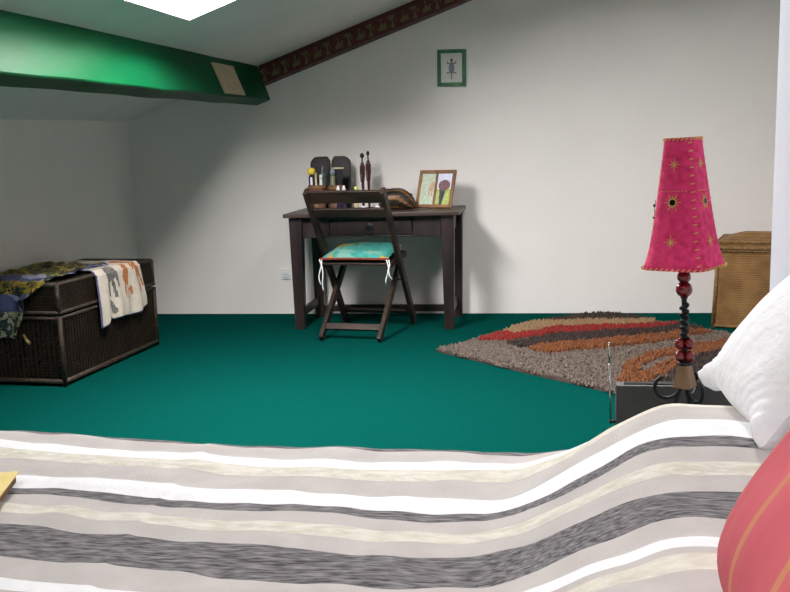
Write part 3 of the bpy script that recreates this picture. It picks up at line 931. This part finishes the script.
co.location = c; co.rotation_euler = (0, 0, TRZ)
tag(co, 'cream cloth printed with giraffes draped over the edge of the wicker trunk', 'cloth')

# dark wax-print cloth bunched on the lid and hanging over the front
wx = B()
def waxp(u, v):
    x_ = -.235 + .43 * u * (1 - .35 * sstep(.55, 1, v)) 
    L2 = .285
    L1 = .60
    s = v * (L1 + L2)                 # from the back of the cloth to the front hem
    bunch = .012 + .022 * abs(noise.noise(Vector((u * 5, v * 7, 9)))) + .012 * abs(math.sin(u * 9 + v * 14))
    if s < L1:
        y = -ty + L1 - s
        return (x_ - .02 * math.sin(v * 9), y, tz + bunch * min(1, .3 + (L1 - s) * 10) + .003)
    d = s - L1
    k = min(1, d * 12)
    x2 = -.235 + (.26 + .04 * math.sin(d * 14)) * u + (1 - k) * .17 * u
    return (x2, -ty - .020 * k - .012 * k * math.sin(u * 14) - .010, tz + .014 * (1 - k) - d)
def waxm(u, v):
    s = v * .885
    if s < .60:
        if s > .50: return 1 if .25 < u < .9 else 2
        return 0 if u < .97 else 1
    d = s - .60
    return 0 if d < .06 else (1 if d < .15 else 2)
wx.grid(waxp, 50, 90, waxm)
wo2 = wx.build('wax_print_cloth', ['wax_yellow', 'wax_blue', 'wax_dots'], None, True, fix=False, solid=.003)
wo2.location = c; wo2.rotation_euler = (0, 0, TRZ)
tag(wo2, 'dark blue and yellow patterned cloth bunched on the left of the wicker trunk', 'cloth')

# ================================================================== SHAGGY RUG
OUT = [(-.53, 5.22), (-.33, 5.50), (-.19, 5.70), (.0, 5.98), (.18, 6.14), (.34, 6.25), (.50, 6.33), (.64, 6.26), (.78, 6.12), (1.05, 5.86), (1.30, 5.60), (1.62, 5.25), (1.18, 4.62), (.72, 4.02), (.40, 4.33), (-.06, 4.76)]
BANDS = [('rug_taupe', [(0.516, 4.648), (0.67, 4.965), (0.885, 5.167), (0.876, 5.116), (0.677, 4.826), (0.55, 4.607)]),
 ('rug_brown', [(0.042, 6.038), (0.314, 6.294), (0.49, 6.409), (0.737, 6.214), (0.851, 6.104), (0.464, 6.071)]),
 ('rug_tan', [(-0.159, 5.701), (0.009, 6.003), (0.337, 6.108), (0.788, 6.105), (0.797, 5.931), (0.197, 5.832), (-0.083, 5.607)]),
 ('rug_red', [(-0.30, 5.455), (-0.19, 5.638), (0.197, 5.832), (0.739, 5.965), (1.018, 5.964), (0.757, 5.767), (0.191, 5.639), (-0.17, 5.427)]),
 ('rug_orange', [(0.007, 5.206), (0.094, 5.316), (0.419, 5.461), (0.784, 5.612), (0.985, 5.767), (1.104, 5.705), (0.789, 5.436), (0.402, 5.238), (0.09, 5.102)]),
 ('rug_brown', [(-0.121, 5.37), (0.19, 5.609), (0.685, 5.767), (1.085, 5.998), (1.08, 5.799), (0.667, 5.611), (0.065, 5.316), (-0.078, 5.231)]),
 ('rug_orange', [(0.431, 4.482), (0.499, 4.822), (0.663, 5.112), (0.902, 5.272), (1.2, 5.525), (1.158, 5.249), (0.921, 5.067), (0.642, 4.569), (0.525, 4.389)]),
 ('rug_brown', [(0.641, 4.489), (0.864, 5.042), (1.208, 5.384), (1.35, 5.1), (1.189, 4.884), (0.887, 4.365), (0.742, 4.305)])]
rug = thing('shaggy_rug', 'shaggy taupe rug with red, tan and orange brown bands', 'rug', (.4, 5.2, 0))
n = len(OUT)
rb2 = B()
rb2.add([(p[0] - .4, p[1] - 5.2, .001) for p in OUT] + [(.4 + (p[0] - .4) * .985 - .4, 5.2 + (p[1] - 5.2) * .985 - 5.2, .016) for p in OUT],
        [tuple(range(n)), tuple(range(n, 2 * n))] + [(i, (i + 1) % n, (i + 1) % n + n, i + n) for i in range(n)])
rb2.build('backing', 'rug_brown', rug)
piles = {}
st = .0115
yy = 3.95
while yy < 6.45:
    xx = -.6
    while xx < 1.7:
        px, py = xx + random.uniform(-.006, .006), yy + random.uniform(-.006, .006)
        jx, jy = px + .03 * noise.noise(Vector((px * 9, py * 9, 0))), py + .03 * noise.noise(Vector((px * 9, py * 9, 5)))
        if inside(OUT, jx, jy):
            key, hh = 'rug_taupe', .026
            for nm, poly in BANDS:
                if inside(poly, jx, jy):
                    key = nm; hh = .026 if nm == 'rug_taupe' else .042
                    break
            h = hh * random.uniform(.8, 1.2)
            b = piles.setdefault(key, B())
            a0 = random.uniform(0, 6.28)
            lx, ly = random.uniform(-.012, .012), random.uniform(-.012, .012)
            r = .0075
            base = [(px - .4 + r * math.cos(a0 + k * 2.094), py - 5.2 + r * math.sin(a0 + k * 2.094), .010) for k in range(3)]
            mid = [(px - .4 + lx * .6 + r * .95 * math.cos(a0 + .5 + k * 2.094), py - 5.2 + ly * .6 + r * .95 * math.sin(a0 + .5 + k * 2.094), h * .75) for k in range(3)]
            tip = (px - .4 + lx, py - 5.2 + ly, h)
            b.add(base + mid + [tip], [(0, 1, 4, 3), (1, 2, 5, 4), (2, 0, 3, 5), (3, 4, 6), (4, 5, 6), (5, 3, 6)])
        xx += st
    yy += st
LBL = {'rug_taupe': 'taupe pile', 'rug_tan': 'tan pile band', 'rug_red': 'red pile band', 'rug_brown': 'dark brown pile bands', 'rug_orange': 'orange brown pile bands'}
for key, b in piles.items():
    o = b.build('pile', key, rug, fix=False)
    tag(o, LBL[key], kind='stuff')

# ================================================================== TAN WICKER BASKET
bk = thing('wicker_basket', 'tall tan wicker hamper standing in the corner behind the lamp', 'basket', (1.55, 6.06, 0), math.radians(-17))
def tap(z0, z1, h0, h1, d0, d1, name, mt, par, bevel=.008):
    vs = [(x * h, y * d, z) for (z, h, d) in ((z0, h0, d0), (z1, h1, d1)) for y in (-1, 1) for x in (-1, 1)]
    return B().add(vs, [(0, 2, 3, 1), (4, 5, 7, 6), (0, 1, 5, 4), (2, 6, 7, 3), (0, 4, 6, 2), (1, 3, 7, 5)]).build(name, mt, par, bevel=bevel)
BH = .545
tap(.008, BH - .05, .345, .325, .215, .20, 'body', 'basket', bk)
bl_ = tap(BH - .045, BH, .335, .335, .21, .21, 'lid', 'basket', bk)
tap(BH, BH + .045, .333, .19, .208, .06, 'lid_top', 'basket', bl_, 0)
for (z, ex, ey, nm, pr) in ((.014, .348, .218, 'bottom_rim', bk), (BH - .055, .328, .203, 'body_rim', bk), (BH - .038, .337, .212, 'lid_rim', bl_), (BH, .334, .209, 'lid_rim', bl_)):
    P4 = [(-ex, -ey, z), (ex, -ey, z), (ex, ey, z), (-ex, ey, z)]
    b = B()
    for i in range(4): b.tube([P4[i], P4[(i + 1) % 4]], .010, 8)
    b.build(nm, 'basket_rim', pr, True)
for (i, j) in ((-1, -1), (1, -1), (1, 1), (-1, 1)):
    B().tube([(i * .346, j * .216, 0), (i * .326, j * .201, BH - .05)], .012, 8).build('corner_post', 'basket_rim', bk, True)

# ================================================================== NIGHTSTAND, LAMP, RADIO
NZ = .43
ns = thing('nightstand', 'low black nightstand hidden behind the bed under the lamp', 'nightstand', (.36, 2.27, 0))
B().box(-.105, .235, -.18, .21, NZ - .025, NZ).build('top', 'night', ns, bevel=.004)
for (i, j) in ((-1, -1), (1, -1), (1, 1), (-1, 1)):
    B().box(i * .145 + .065 - .018, i * .145 + .065 + .018, j * .16 - .018, j * .16 + .018, 0, NZ - .025).build('leg', 'night', ns)
B().box(-.07, .2, -.15, .15, .16, .175).build('shelf', 'night', ns)

ra_ = thing('radio', 'flat dark grey radio with raised silver antenna behind the lamp', 'radio', (.40, 2.445, NZ))
B().box(-.170, .170, -.022, .022, 0, .113).build('case', 'radio', ra_, bevel=.003)
an = B().tube([(-.183, -.006, .004), (-.188, -.006, .17)], .0026, 8).build('antenna', 'chrome', ra_, True)
B().tube([(-.188, -.006, .17), (-.190, -.006, .222)], .0018, 8).build('antenna_tip', 'chrome', an, True)
B().ball((-.190, -.006, .224), .0032, 8, 6).build('antenna_knob', 'chrome', an, True)
B().tube([(-.168, -.006, .010), (-.187, -.006, .010)], .005, 8).build('antenna_hinge', 'plastic_black', ra_, True)
B().box(-.150, .150, -.010, .012, .113, .116).build('top_panel', 'plastic_black', ra_)

lamp = thing('table_lamp', 'table lamp with tall pink stitched shade and red glass beads', 'lamp', (.386, 2.29, NZ))
lamp.rotation_mode = 'ZYX'
lamp.rotation_euler = (0, math.radians(-1.6), math.radians(-34))
def sq(hs, z, r, n=5):
    """rounded square ring"""
    pts = []
    for (cx_, cy_, a0) in ((1, 1, 0), (-1, 1, 90), (-1, -1, 180), (1, -1, 270)):
        for k in range(n + 1):
            a = math.radians(a0 + 90 * k / n)
            pts.append((cx_ * (hs - r) + r * math.cos(a), cy_ * (hs - r) + r * math.sin(a), z))
    return pts
SZ0, SZ1 = .876 - NZ, 1.186 - NZ
def shade_hs(t):            # t 0 bottom .. 1 top
    return .0365 + .0372 * (1 - t) ** 1.12 + .0085 * (1 - t) ** 9
sh = B()
rings = 26
for i in range(rings + 1):
    t = i / rings
    hs = shade_hs(t)
    sh.v += sq(hs, SZ0 + (SZ1 - SZ0) * t, hs * .46)
nr = 24
for i in range(rings):
    for k in range(nr):
        l = (k + 1) % nr
        sh.f.append((i * nr + k, i * nr + l, (i + 1) * nr + l, (i + 1) * nr + k)); sh.mi.append(0)
shade = sh.build('shade', 'pink', lamp, True, fix=False, solid=-.0025)
# stitched rims and seams
stb = B()
def stitch(p, d, L=.009, r=.0014):
    p, d = Vector(p), Vector(d).normalized()
    stb.tube([p - d * L / 2, p + d * L / 2], r, 5)
for (t, nst) in ((.0, 44), (1.0, 26)):
    hs = shade_hs(t); rg = [Vector(p) for p in sq(hs + .0012, SZ0 + (SZ1 - SZ0) * t, hs * .46, 6)]
    per = sum((rg[q] - rg[q - 1]).length for q in range(len(rg)))
    acc, nxt = 0.0, 0.0
    for q in range(len(rg)):
        p0, p1 = rg[q - 1], rg[q]
        L = (p1 - p0).length
        while L > 1e-7 and nxt <= acc + L:
            stitch(p0.lerp(p1, (nxt - acc) / L) + Vector((0, 0, .003 if t == 0 else -.003)), (p1 - p0).normalized() + Vector((0, 0, .9)), .009)
            nxt += per / nst
        acc += L
for (i, j) in ((-1, -1), (1, -1), (1, 1), (-1, 1)):
    for k in range(16):
        t = .04 + .92 * k / 15
        hs = shade_hs(t); q = hs - hs * .46 * (1 - .7071) + .0008
        stitch((i * q, j * q, SZ0 + (SZ1 - SZ0) * t), (-j, i, .15), .009)
for k4 in range(4):
    mz = Matrix.Rotation(math.radians(90 * k4), 4, 'Z')
    hs = shade_hs(.60)
    for k in range(8):
        stitch(mz @ Vector((-hs * .60 + hs * 1.2 * k / 7, -hs - .0006, SZ0 + (SZ1 - SZ0) * .60)), mz @ Vector((1, 0, 0)), .004, .0008)
so_ = stb.build('stitching', 'thread', shade, fix=False); so_['kind'] = 'stuff'
# sewn stars on every panel
slope = math.atan2(.036, SZ1 - SZ0)
def star_mesh(R, inner):
    b = B()
    for k in range(12 if inner else 8):
        a = 2 * math.pi * k / (12 if inner else 8)
        L = R * (1.0 if k % 2 == 0 else .7)
        b.bar((math.cos(a) * inner, 0, math.sin(a) * inner), (math.cos(a) * L, 0, math.sin(a) * L), .0022, .0012, side=(0, 1, 0) if False else (-math.sin(a), 0, math.cos(a)), taper=.5)
    if inner:
        b.tube([(inner * math.cos(a), 0, inner * math.sin(a)) for a in [2 * math.pi * i / 14 for i in range(14)]], .0013, 5, True)
    return b.mesh('star_motif', 'thread')
sm_small, sm_big = star_mesh(.016, 0), star_mesh(.022, .0085)
disc = B().lathe([(.0075, 0), (.0075, .0012)], (0, 0, 0), 14).mesh('mirror_disc', 'mirror')
for k4 in range(4):
    mz = Matrix.Rotation(math.radians(90 * k4), 4, 'Z')
    for (t, me_) in ((.80, sm_small), (.515, sm_big), (.215, sm_small)):
        hs = shade_hs(t) + .0012
        o = bpy.data.objects.new('star_motif', me_); COL.objects.link(o); o.parent = shade
        o.matrix_local = mz @ Matrix.Translation((-.002, -hs, SZ0 + (SZ1 - SZ0) * t)) @ Matrix.Rotation(-slope, 4, 'X')
        if me_ is sm_big:
            o2 = bpy.data.objects.new('mirror_disc', disc); COL.objects.link(o2); o2.parent = shade
            o2.matrix_local = mz @ Matrix.Translation((-.002, -hs, SZ0 + (SZ1 - SZ0) * t)) @ Matrix.Rotation(-slope, 4, 'X') @ Matrix.Rotation(math.radians(90), 4, 'X')
# small bead threads hanging at the left of the shade
B().tube([(-.0535, -.036, .612), (-.0555, -.0385, .592), (-.0545, -.041, .572)], .0009, 5).build('bead_thread', 'iron', shade)
B().ball((-.0535, -.0445, .570), .0042, 10, 8).build('bead', 'statue_dark', shade, True)
B().ball((-.0560, -.0385, .598), .0036, 10, 8).build('bead', 'statue_dark', shade, True)
# stem: z measured from the table
def Lz(z): return z - NZ
B().tube([(0, 0, Lz(.66)), (0, 0, Lz(.90))], .0065, 10).build('stem', 'iron', lamp, True)
hx = [(.0078 * math.cos(a * 5.5), .0078 * math.sin(a * 5.5), Lz(.70) + .085 * a / 6.0) for a in [i * .06 for i in range(101)]]
B().tube(hx, .0048, 6).build('twisted_wire', 'iron', lamp, True)
B().ball((0, 0, Lz(.852)), .0165, 20, 12).build('glass_bead', 'red_bead', lamp, True)
B().ball((0, 0, Lz(.821)), .0200, 20, 12).build('glass_bead', 'red_bead', lamp, True)
B().lathe([(.007, 0), (.009, .004), (.007, .008)], (0, 0, Lz(.797)), 14).build('collar', 'iron', lamp, True)
for z in (.687, .656):
    for (dx, dy) in ((.0135, 0), (-.0067, .0117), (-.0067, -.0117)):
        B().ball((dx, dy, Lz(z)), .0118, 14, 10, 1.2).build('glass_bead', 'red_bead', lamp, True)
    B().lathe([(.006, 0), (.012, .003), (.006, .006)], (0, 0, Lz(z + .0135)), 14).build('collar', 'iron', lamp, True)
B().lathe([(.017, 0), (.019, .004), (.015, .009)], (0, 0, Lz(.633)), 18).build('collar', 'iron', lamp, True)
blk_ = B()
vs = [(x * h, y * h, Lz(z)) for (z, h) in ((.576, .0225), (.634, .0125)) for y in (-1, 1) for x in (-1, 1)]
blk_.add(vs, [(0, 2, 3, 1), (4, 5, 7, 6), (0, 1, 5, 4), (2, 6, 7, 3), (0, 4, 6, 2), (1, 3, 7, 5)])
blk_.build('wooden_block', 'lamp_wood', lamp, bevel=.002)
B().tube([(0, 0, Lz(.64)), (0, 0, Lz(.67))], .006, 8).build('stem', 'iron', lamp, True)
# three scrolled iron legs
for k in range(3):
    a = math.radians((-150, -30, 90)[k])
    d = Vector((math.cos(a), math.sin(a), 0))
    leg = [(.008, .578), (.020, .545), (.028, .51), (.040, .475), (.052, .4465)]
    B().tube([d * r_ + Vector((0, 0, Lz(z_))) for r_, z_ in leg], .0052, 8).build('leg', 'iron', lamp, True)
    sc = []
    for i in range(26):
        t = i / 25
        ph_ = math.radians(15 - 265 * t)
        rr = .031 - .006 * t * t
        sc.append(d * (.044 - rr * math.cos(ph_)) + Vector((0, 0, Lz(.578) + rr * math.sin(ph_))))
    B().tube(sc, .0048, 8).build('scroll', 'iron', lamp, True)
